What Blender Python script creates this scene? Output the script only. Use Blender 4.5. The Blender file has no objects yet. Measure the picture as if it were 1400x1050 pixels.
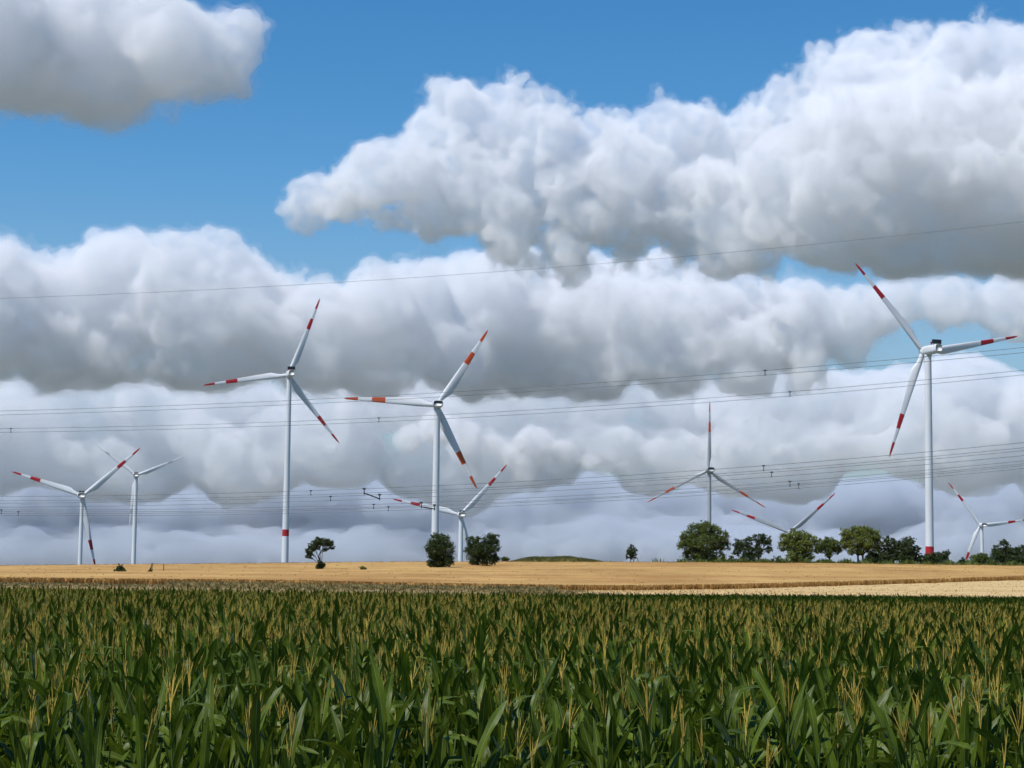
import bpy, math, random, time
import numpy as np
from mathutils import Vector, Matrix
T0 = time.time()
sc = bpy.context.scene
COL = sc.collection

# ------------------------------------------------------------------ camera
F = 2722.0                     # focal length in pixels of the 1400 px wide photograph
CAMZ = 3.10
PITCH = math.radians(5.68)
ROLL = math.radians(0.7)
cam = bpy.data.cameras.new('camera')
cam_ob = bpy.data.objects.new('camera', cam)
COL.objects.link(cam_ob)
cam.sensor_width = 36.0
cam.lens = F * 36.0 / 1400.0
cam.clip_end = 80000.0
CM = Matrix.Rotation(math.pi / 2 + PITCH, 3, 'X') @ Matrix.Rotation(ROLL, 3, 'Z')
cam_ob.matrix_world = Matrix.Translation((0, 0, CAMZ)) @ CM.to_4x4()
sc.camera = cam_ob

# ------------------------------------------------------------------ sky and sun
SUN_EL = math.radians(56)
SUN_AZ = math.radians(-128)    # clockwise from +Y: left of and a little behind the camera
world = bpy.data.worlds.new('World')
sc.world = world
world.use_nodes = True
wn = world.node_tree
bg = wn.nodes['Background']
sky = wn.nodes.new('ShaderNodeTexSky')
sky.sky_type = 'NISHITA'
sky.sun_disc = False
sky.sun_elevation = SUN_EL
sky.sun_rotation = SUN_AZ
sky.air_density = 1.0
sky.dust_density = 0.0
sky.ozone_density = 3.0
hs = wn.nodes.new('ShaderNodeHueSaturation')
hs.inputs['Saturation'].default_value = 1.35
hs.inputs['Value'].default_value = 1.0
wn.links.new(sky.outputs[0], hs.inputs['Color'])
wb = wn.nodes.new('ShaderNodeMix')
wb.data_type = 'RGBA'
wb.blend_type = 'MULTIPLY'
wb.inputs[0].default_value = 1.0
wb.inputs[7].default_value = (0.95, 1.02, 1.03, 1)
wn.links.new(hs.outputs[0], wb.inputs[6])
tcw = wn.nodes.new('ShaderNodeTexCoord')
sxw = wn.nodes.new('ShaderNodeSeparateXYZ')
wn.links.new(tcw.outputs['Generated'], sxw.inputs[0])
hz = wn.nodes.new('ShaderNodeMapRange')         # horizon haze, the same all round
hz.interpolation_type = 'SMOOTHSTEP'
hz.inputs['From Min'].default_value = -0.02
hz.inputs['From Max'].default_value = 0.22
hz.inputs['To Min'].default_value = 0.92
hz.inputs['To Max'].default_value = 0.0
wn.links.new(sxw.outputs[2], hz.inputs[0])
hm = wn.nodes.new('ShaderNodeMix')
hm.data_type = 'RGBA'
hm.inputs[7].default_value = (2.45, 2.95, 3.75, 1)
wn.links.new(hz.outputs[0], hm.inputs[0])
wn.links.new(wb.outputs[2], hm.inputs[6])
wn.links.new(hm.outputs[2], bg.inputs[0])
bg.inputs[1].default_value = 0.115
sun_dir = Vector((math.sin(SUN_AZ) * math.cos(SUN_EL), math.cos(SUN_AZ) * math.cos(SUN_EL), math.sin(SUN_EL)))
sun = bpy.data.lights.new('sun', 'SUN')
sun_ob = bpy.data.objects.new('sun', sun)
COL.objects.link(sun_ob)
sun.energy = 4.8
sun.angle = math.radians(0.5)
sun.color = (1.0, 0.965, 0.925)
sun_ob.rotation_euler = sun_dir.to_track_quat('Z', 'Y').to_euler()
sc.view_settings.view_transform = 'Standard'
sc.view_settings.look = 'None'
sc.view_settings.exposure = 0.0
sc.view_settings.gamma = 1.0
sc.cycles.max_bounces = 16
sc.cycles.volume_bounces = 7
sc.cycles.diffuse_bounces = 2
sc.cycles.glossy_bounces = 2
sc.cycles.transmission_bounces = 3
sc.cycles.transparent_max_bounces = 32
sc.cycles.use_denoising = True
sc.cycles.use_adaptive_sampling = True
sc.cycles.adaptive_threshold = 0.04


def ray(px, py):
    return (CM @ Vector(((px - 700) / F, -(py - 525) / F, -1))).normalized()


def at(px, py, d):
    """Point seen at a photo pixel, d metres away over the ground."""
    r = ray(px, py)
    return Vector((0, 0, CAMZ)) + r * (d / math.hypot(r.x, r.y))


def y_horizon(px):
    return 525 + F * math.tan(PITCH) / math.cos(ROLL) + (px - 700) * math.tan(ROLL)


# ------------------------------------------------------------------ helpers
def tag(o, label=None, cat=None, group=None, kind=None):
    for k, v in (('label', label), ('category', cat), ('group', group), ('kind', kind)):
        if v:
            o[k] = v
    return o


def link(name, me, parent=None, mats=()):
    o = bpy.data.objects.new(name, me)
    COL.objects.link(o)
    if parent:
        o.parent = parent
    if me is not None:
        for m in mats:
            me.materials.append(m)
    return o


def empty(name, loc=(0, 0, 0), rz=0.0):
    o = bpy.data.objects.new(name, None)
    COL.objects.link(o)
    o.location = loc
    o.rotation_euler = (0, 0, rz)
    o.empty_display_size = 0.3
    return o


class MB:
    """Collects vertices and faces for one mesh."""
    def __init__(s):
        s.v, s.f, s.m = [], [], []

    def grid(s, rows, mat=0, close=False):
        b = len(s.v)
        n = len(rows[0])
        for r in rows:
            s.v.extend(r)
        for i in range(len(rows) - 1):
            for j in range(n if close else n - 1):
                k = (j + 1) % n
                s.f.append((b + i * n + j, b + i * n + k, b + (i + 1) * n + k, b + (i + 1) * n + j))
                s.m.append(mat(i) if callable(mat) else mat)
        return b

    def tube(s, pts, rad, n=6, mat=0, caps=True):
        rows = []
        for i, p in enumerate(pts):
            p = Vector(p)
            a = Vector(pts[max(0, i - 1)])
            c = Vector(pts[min(len(pts) - 1, i + 1)])
            t = (c - a).normalized()
            up = Vector((0, 1, 0)) if abs(t.y) < 0.9 else Vector((1, 0, 0))
            x = t.cross(up).normalized()
            y = t.cross(x)
            r = rad[i] if isinstance(rad, (list, tuple)) else rad
            rows.append([tuple(p + (x * math.cos(q) + y * math.sin(q)) * r)
                         for q in (2 * math.pi * k / n for k in range(n))])
        b = s.grid(rows, mat, True)
        if caps:
            s.f.append(tuple(range(b, b + n))); s.m.append(mat if not callable(mat) else mat(0))
            e = b + (len(rows) - 1) * n
            s.f.append(tuple(range(e + n - 1, e - 1, -1))); s.m.append(mat if not callable(mat) else mat(len(rows) - 2))

    def box(s, c, h, mat=0, bevel=0.0):
        cx, cy, cz = c
        hx, hy, hz = h
        b = bevel
        rows = []
        for z, k in (((-hz, b), (-hz + b, 0), (hz - b, 0), (hz, b)) if b else ((-hz, 0), (hz, 0))):
            x, y = hx - k, hy - k
            if b:
                q = b
                ring = [(x - q, -y), (x, -y + q), (x, y - q), (x - q, y), (-x + q, y), (-x, y - q), (-x, -y + q), (-x + q, -y)]
            else:
                ring = [(x, -y), (x, y), (-x, y), (-x, -y)]
            rows.append([(cx + u, cy + v, cz + z) for u, v in ring])
        st = s.grid(rows, mat, True)
        n = len(rows[0])
        s.f.append(tuple(range(st + n - 1, st - 1, -1))); s.m.append(mat)
        e = st + (len(rows) - 1) * n
        s.f.append(tuple(range(e, e + n))); s.m.append(mat)

    def mesh(s, name, smooth=True):
        me = bpy.data.meshes.new(name)
        me.from_pydata(s.v, [], s.f)
        me.polygons.foreach_set('material_index', s.m)
        if smooth:
            me.polygons.foreach_set('use_smooth', [True] * len(s.f))
        me.update()
        return me


def mat(name, col, rough=0.6, spec=0.4, noise=None, bump=None, col2=None, translucent=0.0, coords='Object', stretch=(1, 1, 1), detail=5, metal=0.0, per_object=0.0):
    """Principled material; noise = scale of a procedural mix of col and col2."""
    m = bpy.data.materials.new(name)
    m.use_nodes = True
    n, L = m.node_tree.nodes, m.node_tree.links
    p = n['Principled BSDF']
    p.inputs['Roughness'].default_value = rough
    p.inputs['Specular IOR Level'].default_value = spec
    p.inputs['Metallic'].default_value = metal
    p.inputs['Base Color'].default_value = (*col, 1)
    out_col = None
    if noise:
        tc = n.new('ShaderNodeTexCoord')
        mp = n.new('ShaderNodeMapping')
        mp.inputs['Scale'].default_value = stretch
        L.new(tc.outputs[coords], mp.inputs[0])
        nz = n.new('ShaderNodeTexNoise')
        nz.inputs['Scale'].default_value = noise
        nz.inputs['Detail'].default_value = detail
        nz.inputs['Roughness'].default_value = 0.62
        L.new(mp.outputs[0], nz.inputs['Vector'])
        rp = n.new('ShaderNodeValToRGB')
        rp.color_ramp.elements[0].position = 0.32
        rp.color_ramp.elements[1].position = 0.68
        rp.color_ramp.elements[0].color = (*col, 1)
        rp.color_ramp.elements[1].color = (*(col2 or col), 1)
        L.new(nz.outputs[0], rp.inputs[0])
        out_col = rp.outputs[0]
        L.new(out_col, p.inputs['Base Color'])
        if bump:
            b = n.new('ShaderNodeBump')
            b.inputs['Strength'].default_value = bump
            L.new(nz.outputs[0], b.inputs['Height'])
            L.new(b.outputs[0], p.inputs['Normal'])
    if per_object:
        oi = n.new('ShaderNodeObjectInfo')
        mr = n.new('ShaderNodeMapRange')
        mr.inputs['To Min'].default_value = 1 - per_object
        mr.inputs['To Max'].default_value = 1 + per_object
        L.new(oi.outputs['Random'], mr.inputs[0])
        h = n.new('ShaderNodeHueSaturation')
        L.new(mr.outputs[0], h.inputs['Value'])
        if out_col is not None:
            L.new(out_col, h.inputs['Color'])
        else:
            h.inputs['Color'].default_value = (*col, 1)
        out_col = h.outputs[0]
        L.new(out_col, p.inputs['Base Color'])
    if translucent:
        t = n.new('ShaderNodeBsdfTranslucent')
        if out_col is not None:
            L.new(out_col, t.inputs[0])
        else:
            t.inputs[0].default_value = (*col, 1)
        x = n.new('ShaderNodeMixShader')
        x.inputs[0].default_value = translucent
        L.new(p.outputs[0], x.inputs[1])
        L.new(t.outputs[0], x.inputs[2])
        L.new(x.outputs[0], n['Material Output'].inputs[0])
    return m


# ------------------------------------------------------------------ terrain
def sstep(a, b, x):
    t = min(1.0, max(0.0, (x - a) / (b - a)))
    return t * t * (3 - 2 * t)


RIDGE = 600.0
S_TAB = ((-0.30, 8.0), (-0.257, 10.0), (-0.17, 15.0), (-0.06, 22.0), (0.0, 24.3), (0.08, 26.0), (0.15, 27.0), (0.257, 26.5), (0.32, 25.0))


def crest(u):
    if u <= S_TAB[0][0]:
        return S_TAB[0][1]
    for (a, b), (c, d) in zip(S_TAB, S_TAB[1:]):
        if u <= c:
            return b + (d - b) * sstep(a, c, u) if False else b + (d - b) * (u - a) / (c - a)
    return S_TAB[-1][1]


def terrain(x, y):
    d = math.hypot(x, y)
    u = math.tan(max(-1.2, min(1.2, math.atan2(x, y) if y > 0 else 1.2)))
    if d < 190:
        return 0.0
    z250 = CAMZ - 14.0 / F * 250
    if d < 250:
        return z250 * sstep(185, 330, d) / sstep(185, 330, 250)
    S = crest(u)
    if d < 300:
        e = -14 + 4 * (d - 250) / 50
        return CAMZ + e / F * d
    if d <= RIDGE:
        t = (d - 300) / 300
        e = -10 + (S + 10) * (1 - (1 - t) ** 1.6)
        return CAMZ + e / F * d
    zr = CAMZ + S / F * RIDGE
    z = zr + (-12 - zr) * sstep(RIDGE - 10, 960, d)
    return z - 8 * sstep(1000, 3000, d)


def on_ground(px, d, dz=0.0):
    """Ground point in the photo column px (taken at the horizon), d metres off."""
    r = ray(px, y_horizon(px))
    k = d / math.hypot(r.x, r.y)
    x, y = r.x * k, r.y * k
    return Vector((x, y, terrain(x, y) + dz))


def ground_at(px, py):
    """Where the ray through a pixel meets the hillside."""
    r = ray(px, py)
    h = math.hypot(r.x, r.y)
    d = 240.0
    while d < 640:
        x, y, z = r.x / h * d, r.y / h * d, CAMZ + r.z / h * d
        if z <= terrain(x, y):
            return Vector((x, y, terrain(x, y)))
        d += 1.0
    x, y = r.x / h * 606, r.y / h * 606
    return Vector((x, y, terrain(x, y)))


M_soil = mat('soil', (0.18, 0.165, 0.13), 0.95, 0.1, noise=0.004, col2=(0.10, 0.12, 0.075), detail=9)
rings = [0.0, 3, 6, 10, 15, 22, 30, 40, 52, 62, 75, 85, 100, 120, 145, 170, 200, 225, 250] + list(range(260, 720, 10)) + \
    [740, 770, 800, 840, 880, 920, 960, 1000, 1100, 1250, 1400, 1700, 2000, 2500, 3000, 4000, 6000, 9000, 14000, 22000, 40000]
azs = [math.radians(a) for a in (list(range(-180, -24, 6)) + [x * 0.4 for x in range(-60, 61)] + list(range(30, 180, 6)))]
g = MB()
rows = []
for d in rings:
    rows.append([(d * math.sin(a), d * math.cos(a), terrain(d * math.sin(a), d * math.cos(a))) for a in azs])
g.grid(rows, 0, True)
g.f = [tuple(reversed(f)) for f in g.f]
tag(link('ground', g.mesh('ground'), None, [M_soil]), 'bare soil and grass ground under the fields', 'ground', kind='structure')


def strip(name, cols, d0, d1, nd, material, dz, label, cat, jitter=0.0, seed=0, kind='structure', fringe=False):
    """A sheet on the terrain between distances d0(px) and d1(px)."""
    rnd = random.Random(seed)
    b = MB()
    rr = []
    for i in range(nd + 1):
        t = i / nd
        row = []
        for px in cols:
            a, c = d0(px), d1(px)
            p = on_ground(px, a + (c - a) * t ** 1.3, dz + (rnd.gauss(0, jitter) if jitter else 0))
            row.append(tuple(p))
        rr.append(row)
    if fringe:
        rr.insert(0, [(x, y, z - dz - 0.3) for x, y, z in rr[0]])
    b.grid(rr, 0)
    return tag(link(name, b.mesh(name), None, [material]), label, cat, kind=kind)


def lerp_tab(tab):
    def f(px):
        if px <= tab[0][0]:
            return tab[0][1]
        for (a, b), (c, d) in zip(tab, tab[1:]):
            if px <= c:
                return b + (d - b) * (px - a) / (c - a)
        return tab[-1][1]
    return f


wheat_front = lerp_tab([(-250, 300), (-20, 300), (200, 304), (235, 306), (300, 310), (420, 308), (560, 296), (700, 282), (800, 285), (900, 304), (1000, 318), (1150, 352), (1280, 385), (1400, 420), (1700, 480)])
pxs = list(range(-260, 1680, 12))
M_wheat = mat('wheat_ripe', (0.37, 0.215, 0.066), 0.9, 0.15, noise=0.09, col2=(0.53, 0.335, 0.115), bump=0.5, stretch=(0.55, 0.16, 1), detail=9)
_n, _L = M_wheat.node_tree.nodes, M_wheat.node_tree.links            # broad patches of redder, riper wheat
_tc = _n.new('ShaderNodeTexCoord')
_mp = _n.new('ShaderNodeMapping')
_mp.inputs['Scale'].default_value = (0.011, 0.030, 1)
_L.new(_tc.outputs['Object'], _mp.inputs[0])
_nz = _n.new('ShaderNodeTexNoise')
_nz.inputs['Scale'].default_value = 1.6
_nz.inputs['Detail'].default_value = 6
_L.new(_mp.outputs[0], _nz.inputs['Vector'])
_rp = _n.new('ShaderNodeValToRGB')
_rp.color_ramp.elements[0].position = .42
_rp.color_ramp.elements[1].position = .62
_rp.color_ramp.elements[0].color = (1, 1, 1, 1)
_rp.color_ramp.elements[1].color = (.80, .70, .66, 1)
_L.new(_nz.outputs[0], _rp.inputs[0])
_mx = _n.new('ShaderNodeMix')
_mx.data_type = 'RGBA'
_mx.blend_type = 'MULTIPLY'
_mx.inputs[0].default_value = 1.0
_ps = _n['Principled BSDF'].inputs['Base Color']
_L.new(_ps.links[0].from_socket, _mx.inputs[6])
_L.new(_rp.outputs[0], _mx.inputs[7])
_L.new(_mx.outputs[2], _ps)
M_wheat_ear = mat('wheat_ears', (0.37, 0.20, 0.055), 0.85, 0.2, noise=0.3, col2=(0.50, 0.30, 0.10), stretch=(1, .4, 1), translucent=0.5)
M_stubble = mat('straw_stubble', (0.45, 0.305, 0.13), 0.95, 0.1, noise=0.10, col2=(0.62, 0.45, 0.22), bump=0.3, stretch=(0.12, 0.9, 1), detail=8)
M_track = mat('track_gravel', (0.34, 0.235, 0.12), 0.95, 0.1, noise=0.05, col2=(0.22, 0.16, 0.075), bump=0.2)
M_verge = mat('dry_grass', (0.13, 0.12, 0.042), 0.9, 0.2, noise=0.25, col2=(0.30, 0.215, 0.09), bump=0.3)

strip('wheat_field', pxs, wheat_front, lambda p: 655, 46, M_wheat, 0.72, 'wide ripe golden wheat field covering the hillside up to the skyline', 'field', 0.05, 3, 'structure', True)
strip('stubble_field', list(range(780, 1700, 15)), lambda p: 236, lambda p: wheat_front(p) + 1, 10, M_stubble, 0.10, 'pale mown stubble field in front of the standing wheat at right', 'field', 0.02, 4)
strip('farm_track', list(range(-260, 860, 15)), lambda p: 234, lambda p: 272 if p < 700 else 272 - (p - 700) * 0.1, 4, M_track, 0.12, 'pale narrow farm track between the maize and the wheat', 'track', 0.02, 5)
strip('grass_verge_ground', list(range(225, 800, 15)), lambda p: 273 - max(0, p - 700) * 0.1, lambda p: wheat_front(p) + 1, 4, M_verge, 0.18, 'strip of dry grass along the foot of the wheat', 'verge', 0.05, 6)


def blades(b, p, n, h, w, rnd, lean=0.25):
    for _ in range(n):
        a = rnd.uniform(0, 6.283)
        l = rnd.uniform(0, lean) * h
        hh = h * rnd.uniform(0.7, 1.1)
        q = p + Vector((rnd.gauss(0, w * 1.6), rnd.gauss(0, w * 1.6), 0))
        t = q + Vector((math.cos(a) * l, math.sin(a) * l, hh))
        s = Vector((math.cos(a + 1.57), math.sin(a + 1.57), 0)) * w
        i = len(b.v)
        b.v += [tuple(q - s * .5), tuple(q + s * .5), tuple(t + s * .4), tuple(t - s * .4)]
        b.f.append((i, i + 1, i + 2, i + 3)); b.m.append(0)


rnd = random.Random(11)
b = MB()
for i in range(5200):                       # ragged standing edge of the wheat
    px = rnd.uniform(-200, 1600)
    p = on_ground(px, wheat_front(px) + abs(rnd.gauss(0, 1.5)) - 0.8)
    blades(b, p, 3, 0.85, 0.16, rnd)
for i in range(1500):                      # ears standing proud over the whole field
    px = rnd.uniform(-200, 1600)
    t = rnd.random() ** 0.8
    d = wheat_front(px) + (600 - wheat_front(px)) * t
    blades(b, on_ground(px, d, 0.60), 2, 0.20, 0.25, rnd)
for i in range(2600):
    px = rnd.uniform(-200, 1600)
    blades(b, on_ground(px, rnd.uniform(585, 606), 0.5), 3, 0.42, 0.14, rnd)
tag(link('wheat_ears', b.mesh('wheat_ears'), None, [M_wheat_ear]), 'ripe wheat ears standing along the edge and over the field', 'wheat', kind='stuff')
b = MB()
for i in range(3500):
    px = 790 + 800 * rnd.random()
    a, c = 236, wheat_front(px)
    blades(b, on_ground(px, a + (c - a) * rnd.random() ** .7, 0.05), 2, rnd.uniform(0.08, 0.22), 0.14, rnd, 0.5)
tag(link('stubble_straw', b.mesh('stubble_straw'), None, [M_stubble]), 'cut straw stalks standing in the pale stubble field', 'straw', kind='stuff')
b = MB()
for i in range(5200):
    px = rnd.uniform(230, 760)
    a, c = 273, wheat_front(px)
    p = on_ground(px, a + (c - a) * rnd.random(), 0.1)
    blades(b, p, 3, rnd.uniform(0.15, 0.55), 0.14, rnd, 0.5)
for i in range(1800):
    px = rnd.uniform(-200, 235)
    blades(b, on_ground(px, rnd.uniform(272, 284), 0.0), 3, rnd.uniform(0.15, 0.4), 0.14, rnd, 0.5)
for i in range(1500):
    px = 690 + 340 * rnd.random() ** 1.8
    blades(b, on_ground(px, rnd.uniform(232, 250 - (px - 690) * .035), 0.0), 3, rnd.uniform(0.1, 0.4), 0.14, rnd, 0.5)
for i in range(2600):
    px = rnd.uniform(-200, 800)
    blades(b, on_ground(px, rnd.gauss(250, 6), 0.05), 3, rnd.uniform(0.1, 0.35), 0.14, rnd, 0.5)
tag(link('verge_grass', b.mesh('verge_grass'), None, [M_verge]), 'dry green and brown grass along the farm track', 'grass', kind='stuff')

# ------------------------------------------------------------------ clouds
def cloud_mat(name, dens, col, g=0.0):
    m = bpy.data.materials.new(name)
    m.use_nodes = True
    n = m.node_tree
    n.nodes.clear()
    o = n.nodes.new('ShaderNodeOutputMaterial')
    v = n.nodes.new('ShaderNodeVolumeScatter')
    v.inputs['Density'].default_value = dens
    v.inputs['Color'].default_value = (*col, 1)
    v.inputs['Anisotropy'].default_value = g
    a = n.nodes.new('ShaderNodeVolumeAbsorption')
    a.inputs['Density'].default_value = dens
    a.inputs['Color'].default_value = (*col, 1)
    ad = n.nodes.new('ShaderNodeAddShader')
    n.links.new(v.outputs[0], ad.inputs[0])
    n.links.new(a.outputs[0], ad.inputs[1])
    n.links.new(ad.outputs[0], o.inputs['Volume'])
    m.cycles.homogeneous_volume = True
    return m


def cloud(name, label, blobs, D, vox, a1, s1, a2, s2, dens, col, shell, seed, k=0.6, squash=1.0, base=None, veil=True, zf=1.0, grow=1.10):
    """Closed cloud bodies (a dense core inside a thin veil) of drifting droplets."""
    rnd = random.Random(seed)
    mpp = D / F
    pts = []
    for bl in blobs:
        px, py, r = bl[:3]
        dz = bl[3] if len(bl) > 3 else rnd.uniform(-0.7, 0.7)
        pts.append((at(px, py, D + dz * r * mpp), r * mpp * grow))
    pad = a1 * .7 + shell + vox * 2
    lo = [min(c[i] - r / (squash if i == 1 else 1) for c, r in pts) - pad for i in range(3)]
    hi = [max(c[i] + r / (squash if i == 1 else 1) for c, r in pts) + pad for i in range(3)]
    G = bpy.data.node_groups.new(name, 'GeometryNodeTree')
    G.interface.new_socket('Geometry', in_out='OUTPUT', socket_type='NodeSocketGeometry')
    N, L = G.nodes, G.links

    def mth(op, *ins):
        n = N.new('ShaderNodeMath')
        n.operation = op
        for i, x in enumerate(ins):
            if isinstance(x, (int, float)):
                n.inputs[i].default_value = x
            else:
                L.new(x, n.inputs[i])
        return n.outputs[0]

    def vmul(v, s):
        n = N.new('ShaderNodeVectorMath'); n.operation = 'MULTIPLY'
        L.new(v, n.inputs[0]); n.inputs[1].default_value = s
        return n.outputs[0]
    pos = N.new('GeometryNodeInputPosition').outputs[0]
    sp = vmul(pos, (1, squash, zf)) if squash != 1 else pos
    acc = None
    for c, r in pts:
        d = N.new('ShaderNodeVectorMath')
        d.operation = 'DISTANCE'
        L.new(sp, d.inputs[0])
        d.inputs[1].default_value = (c.x, c.y * squash, c.z * zf)
        f = mth('SUBTRACT', r, d.outputs['Value'])
        acc = f if acc is None else mth('SMOOTH_MAX', acc, f, k * r)

    def off(o):
        a = N.new('ShaderNodeVectorMath'); a.operation = 'ADD'
        L.new(pos, a.inputs[0]); a.inputs[1].default_value = (o, o * 1.7, o * .3)
        return a.outputs[0]
    nz = N.new('ShaderNodeTexNoise')
    nz.inputs['Scale'].default_value = 1 / s1
    nz.inputs['Detail'].default_value = 5
    nz.inputs['Roughness'].default_value = .73
    L.new(off(seed * 913), nz.inputs['Vector'])
    n1 = mth('MULTIPLY', mth('SUBTRACT', nz.outputs[0], .5), 2 * a1)
    v = N.new('ShaderNodeTexVoronoi')
    v.inputs['Scale'].default_value = 1 / s2
    v.inputs['Detail'].default_value = 2
    v.inputs['Roughness'].default_value = .6
    L.new(off(seed * 313), v.inputs['Vector'])
    n2 = mth('MULTIPLY', mth('SUBTRACT', .60, v.outputs['Distance']), 2 * a2)
    f = mth('ADD', mth('ADD', acc, n1), n2)
    if base is not None:                       # flat condensation level
        zb = at(700, base + 0.0, D).z
        sx = N.new('ShaderNodeSeparateXYZ')
        L.new(pos, sx.inputs[0])
        lift = mth('ADD', mth('SUBTRACT', sx.outputs[2], zb), mth('MULTIPLY', n1, 0.7))
        f = mth('SMOOTH_MIN', f, lift, a1 * 0.8)
    vc = N.new('GeometryNodeVolumeCube')
    L.new(f, vc.inputs['Density'])
    vc.inputs['Background'].default_value = -1000
    vc.inputs['Min'].default_value = lo
    vc.inputs['Max'].default_value = hi
    for i, nm in enumerate(('Resolution X', 'Resolution Y', 'Resolution Z')):
        vc.inputs[nm].default_value = max(8, int((hi[i] - lo[i]) / vox))
    jn = N.new('GeometryNodeJoinGeometry')
    thin = cloud_mat(name + '_inside', dens, col)
    if veil:
        crust = cloud_mat(name + '_crust', dens * 3.2, col)
        shells = ((0.0, crust, False), (shell, crust, True), (shell * 1.06, thin, False), (-shell * .5, cloud_mat(name + '_veil', dens * .5, col), False))
    else:
        shells = ((shell * 0.3, thin, False),)
    if veil == 'none outside':
        shells = shells[:3]
    for th, m, flip in shells:                   # crisp outer skin round a thinner inside
        vm = N.new('GeometryNodeVolumeToMesh')
        L.new(vc.outputs[0], vm.inputs[0])
        vm.inputs['Threshold'].default_value = th
        out = vm.outputs[0]
        if flip:
            fl = N.new('GeometryNodeFlipFaces')
            L.new(out, fl.inputs[0])
            out = fl.outputs[0]
        sm = N.new('GeometryNodeSetMaterial')
        L.new(out, sm.inputs[0])
        sm.inputs['Material'].default_value = m
        L.new(sm.outputs[0], jn.inputs[0])
    go = N.new('NodeGroupOutput')
    L.new(jn.outputs[0], go.inputs[0])
    o = bpy.data.objects.new(name, bpy.data.meshes.new(name))
    COL.objects.link(o)
    o.modifiers.new('shape', 'NODES').node_group = G
    dg = bpy.context.evaluated_depsgraph_get()
    me = bpy.data.meshes.new_from_object(o.evaluated_get(dg))
    o.modifiers.clear()
    o.data = me
    bpy.data.node_groups.remove(G)
    tag(o, label, 'cloud', 'cumulus clouds')
    print(name, len(me.polygons), round(time.time() - T0, 1))
    return o


W = (.986, .990, .998)  # faint blue albedo stands in for air haze before the clouds
W2 = (.980, .984, .991)  # lower albedo puts grey shade into the cloud fronts
A = [(-60, 40, 130), (60, 50, 115), (150, 60, 110), (240, 65, 85), (300, 85, 60), (320, 50, 46), (40, 125, 62), (140, 135, 55), (230, 115, 50), (-90, 120, 80), (310, 115, 40)]
cloud('cloud', 'grey based white cloud cut by the top left corner of the picture', A, 5000, 8.5, 105, 230, 26, 100, .0048, W, 36, 1, base=192, grow=1.04)
B = [(418, 276, 40), (455, 268, 52), (500, 262, 60), (550, 240, 66), (590, 180, 50), (640, 165, 66), (700, 165, 62), (755, 185, 66), (600, 270, 75), (690, 260, 90), (780, 260, 85), (850, 235, 75), (880, 180, 42), (930, 190, 66), (990, 215, 66), (1040, 165, 48), (1085, 165, 60), (930, 290, 85), (850, 310, 70), (1010, 300, 85), (1090, 260, 95, -1.2), (1160, 140, 85, -1), (1205, 85, 62, -1), (1290, 110, 76, -1), (1380, 100, 76, -1), (1180, 230, 110, -1.3), (1290, 220, 120, -1.2), (1400, 230, 130, -1), (1130, 330, 70, -1.2), (1230, 340, 70, -1.2), (1340, 340, 80, -1.2), (1440, 330, 90), (1500, 180, 130), (560, 300, 50), (700, 320, 50), (780, 335, 50)]
cloud('cloud', 'largest towering white and grey cloud spreading from centre to upper right', B, 7300, 10, 145, 320, 52, 140, .0040, W, 40, 2, base=392, grow=1.01)
C = [(-60, 430, 110), (20, 425, 82), (90, 405, 70), (180, 375, 66), (150, 430, 90), (240, 395, 70), (300, 400, 72), (350, 430, 70), (420, 450, 76), (500, 440, 72), (570, 425, 76), (250, 470, 80), (80, 480, 70), (160, 490, 60), (330, 480, 66), (430, 490, 60), (520, 490, 60), (600, 470, 60)]
cloud('cloud', 'bright topped white cloud heaped over the left half behind the overhead wire', C, 11000, 17, 215, 520, 58, 220, .0026, W2, 64, 3, base=545)
Dd = [(620, 430, 76), (680, 405, 66), (730, 430, 70), (800, 445, 72), (870, 440, 72), (950, 435, 68), (1020, 450, 64), (1090, 455, 58), (1150, 460, 46), (640, 490, 66), (720, 495, 60), (820, 495, 60), (920, 495, 60), (1020, 490, 56), (1100, 485, 50), (700, 375, 46), (800, 400, 60), (900, 400, 56), (1000, 415, 52), (1090, 425, 46), (1160, 440, 46), (1225, 425, 44), (1300, 418, 50), (1380, 415, 56), (1450, 420, 60)]
cloud('cloud', 'long grey cloud with pale top between the two turbines in the middle', Dd, 12500, 19, 215, 560, 58, 230, .0026, W2, 68, 4, base=555)
rc = random.Random(5)
E1 = [(rc.uniform(-150, 1550), rc.uniform(525, 655), rc.uniform(34, 66)) for _ in range(70)] + [(px + rc.uniform(-15, 15), rc.uniform(585, 650), rc.uniform(40, 58)) for px in range(-150, 1560, 70)] + [(px + rc.uniform(-15, 15), rc.uniform(528, 556), rc.uniform(40, 56)) for px in range(-150, 1560, 80)] + [(30, 560, 46), (1330, 555, 50), (1400, 560, 50), (205, 560, 56), (250, 585, 56), (920, 545, 52), (975, 560, 52)]
cloud('cloud', 'broken bank of grey clouds behind the turbine rotors across the picture', E1, 17000, 36, 260, 720, 70, 300, .0016, (.955, .963, .974), 95, 6, 0.5, 0.7, zf=1.4, grow=1.18, veil='none outside')  # lowered bluish albedo paints distance haze and shade into the bank
E0 = [(560, 598, 26), (600, 588, 32), (640, 600, 30), (685, 612, 30), (730, 610, 34), (770, 622, 28), (810, 632, 20), (650, 632, 24), (720, 640, 22)]
cloud('cloud', 'small cream lit cloud right of the middle tower, under the wires', E0, 14500, 24, 150, 520, 50, 220, .0030, (.985, .985, .985), 70, 8, 0.5, zf=1.0, squash=0.99, grow=1.0)
E2 = [(px + rc.uniform(-30, 30), rc.uniform(668, 712), rc.uniform(46, 80)) for px in range(-200, 1620, 34)] + [(px, rc.uniform(745, 790), rc.uniform(80, 110)) for px in range(-200, 1640, 44)]
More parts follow.
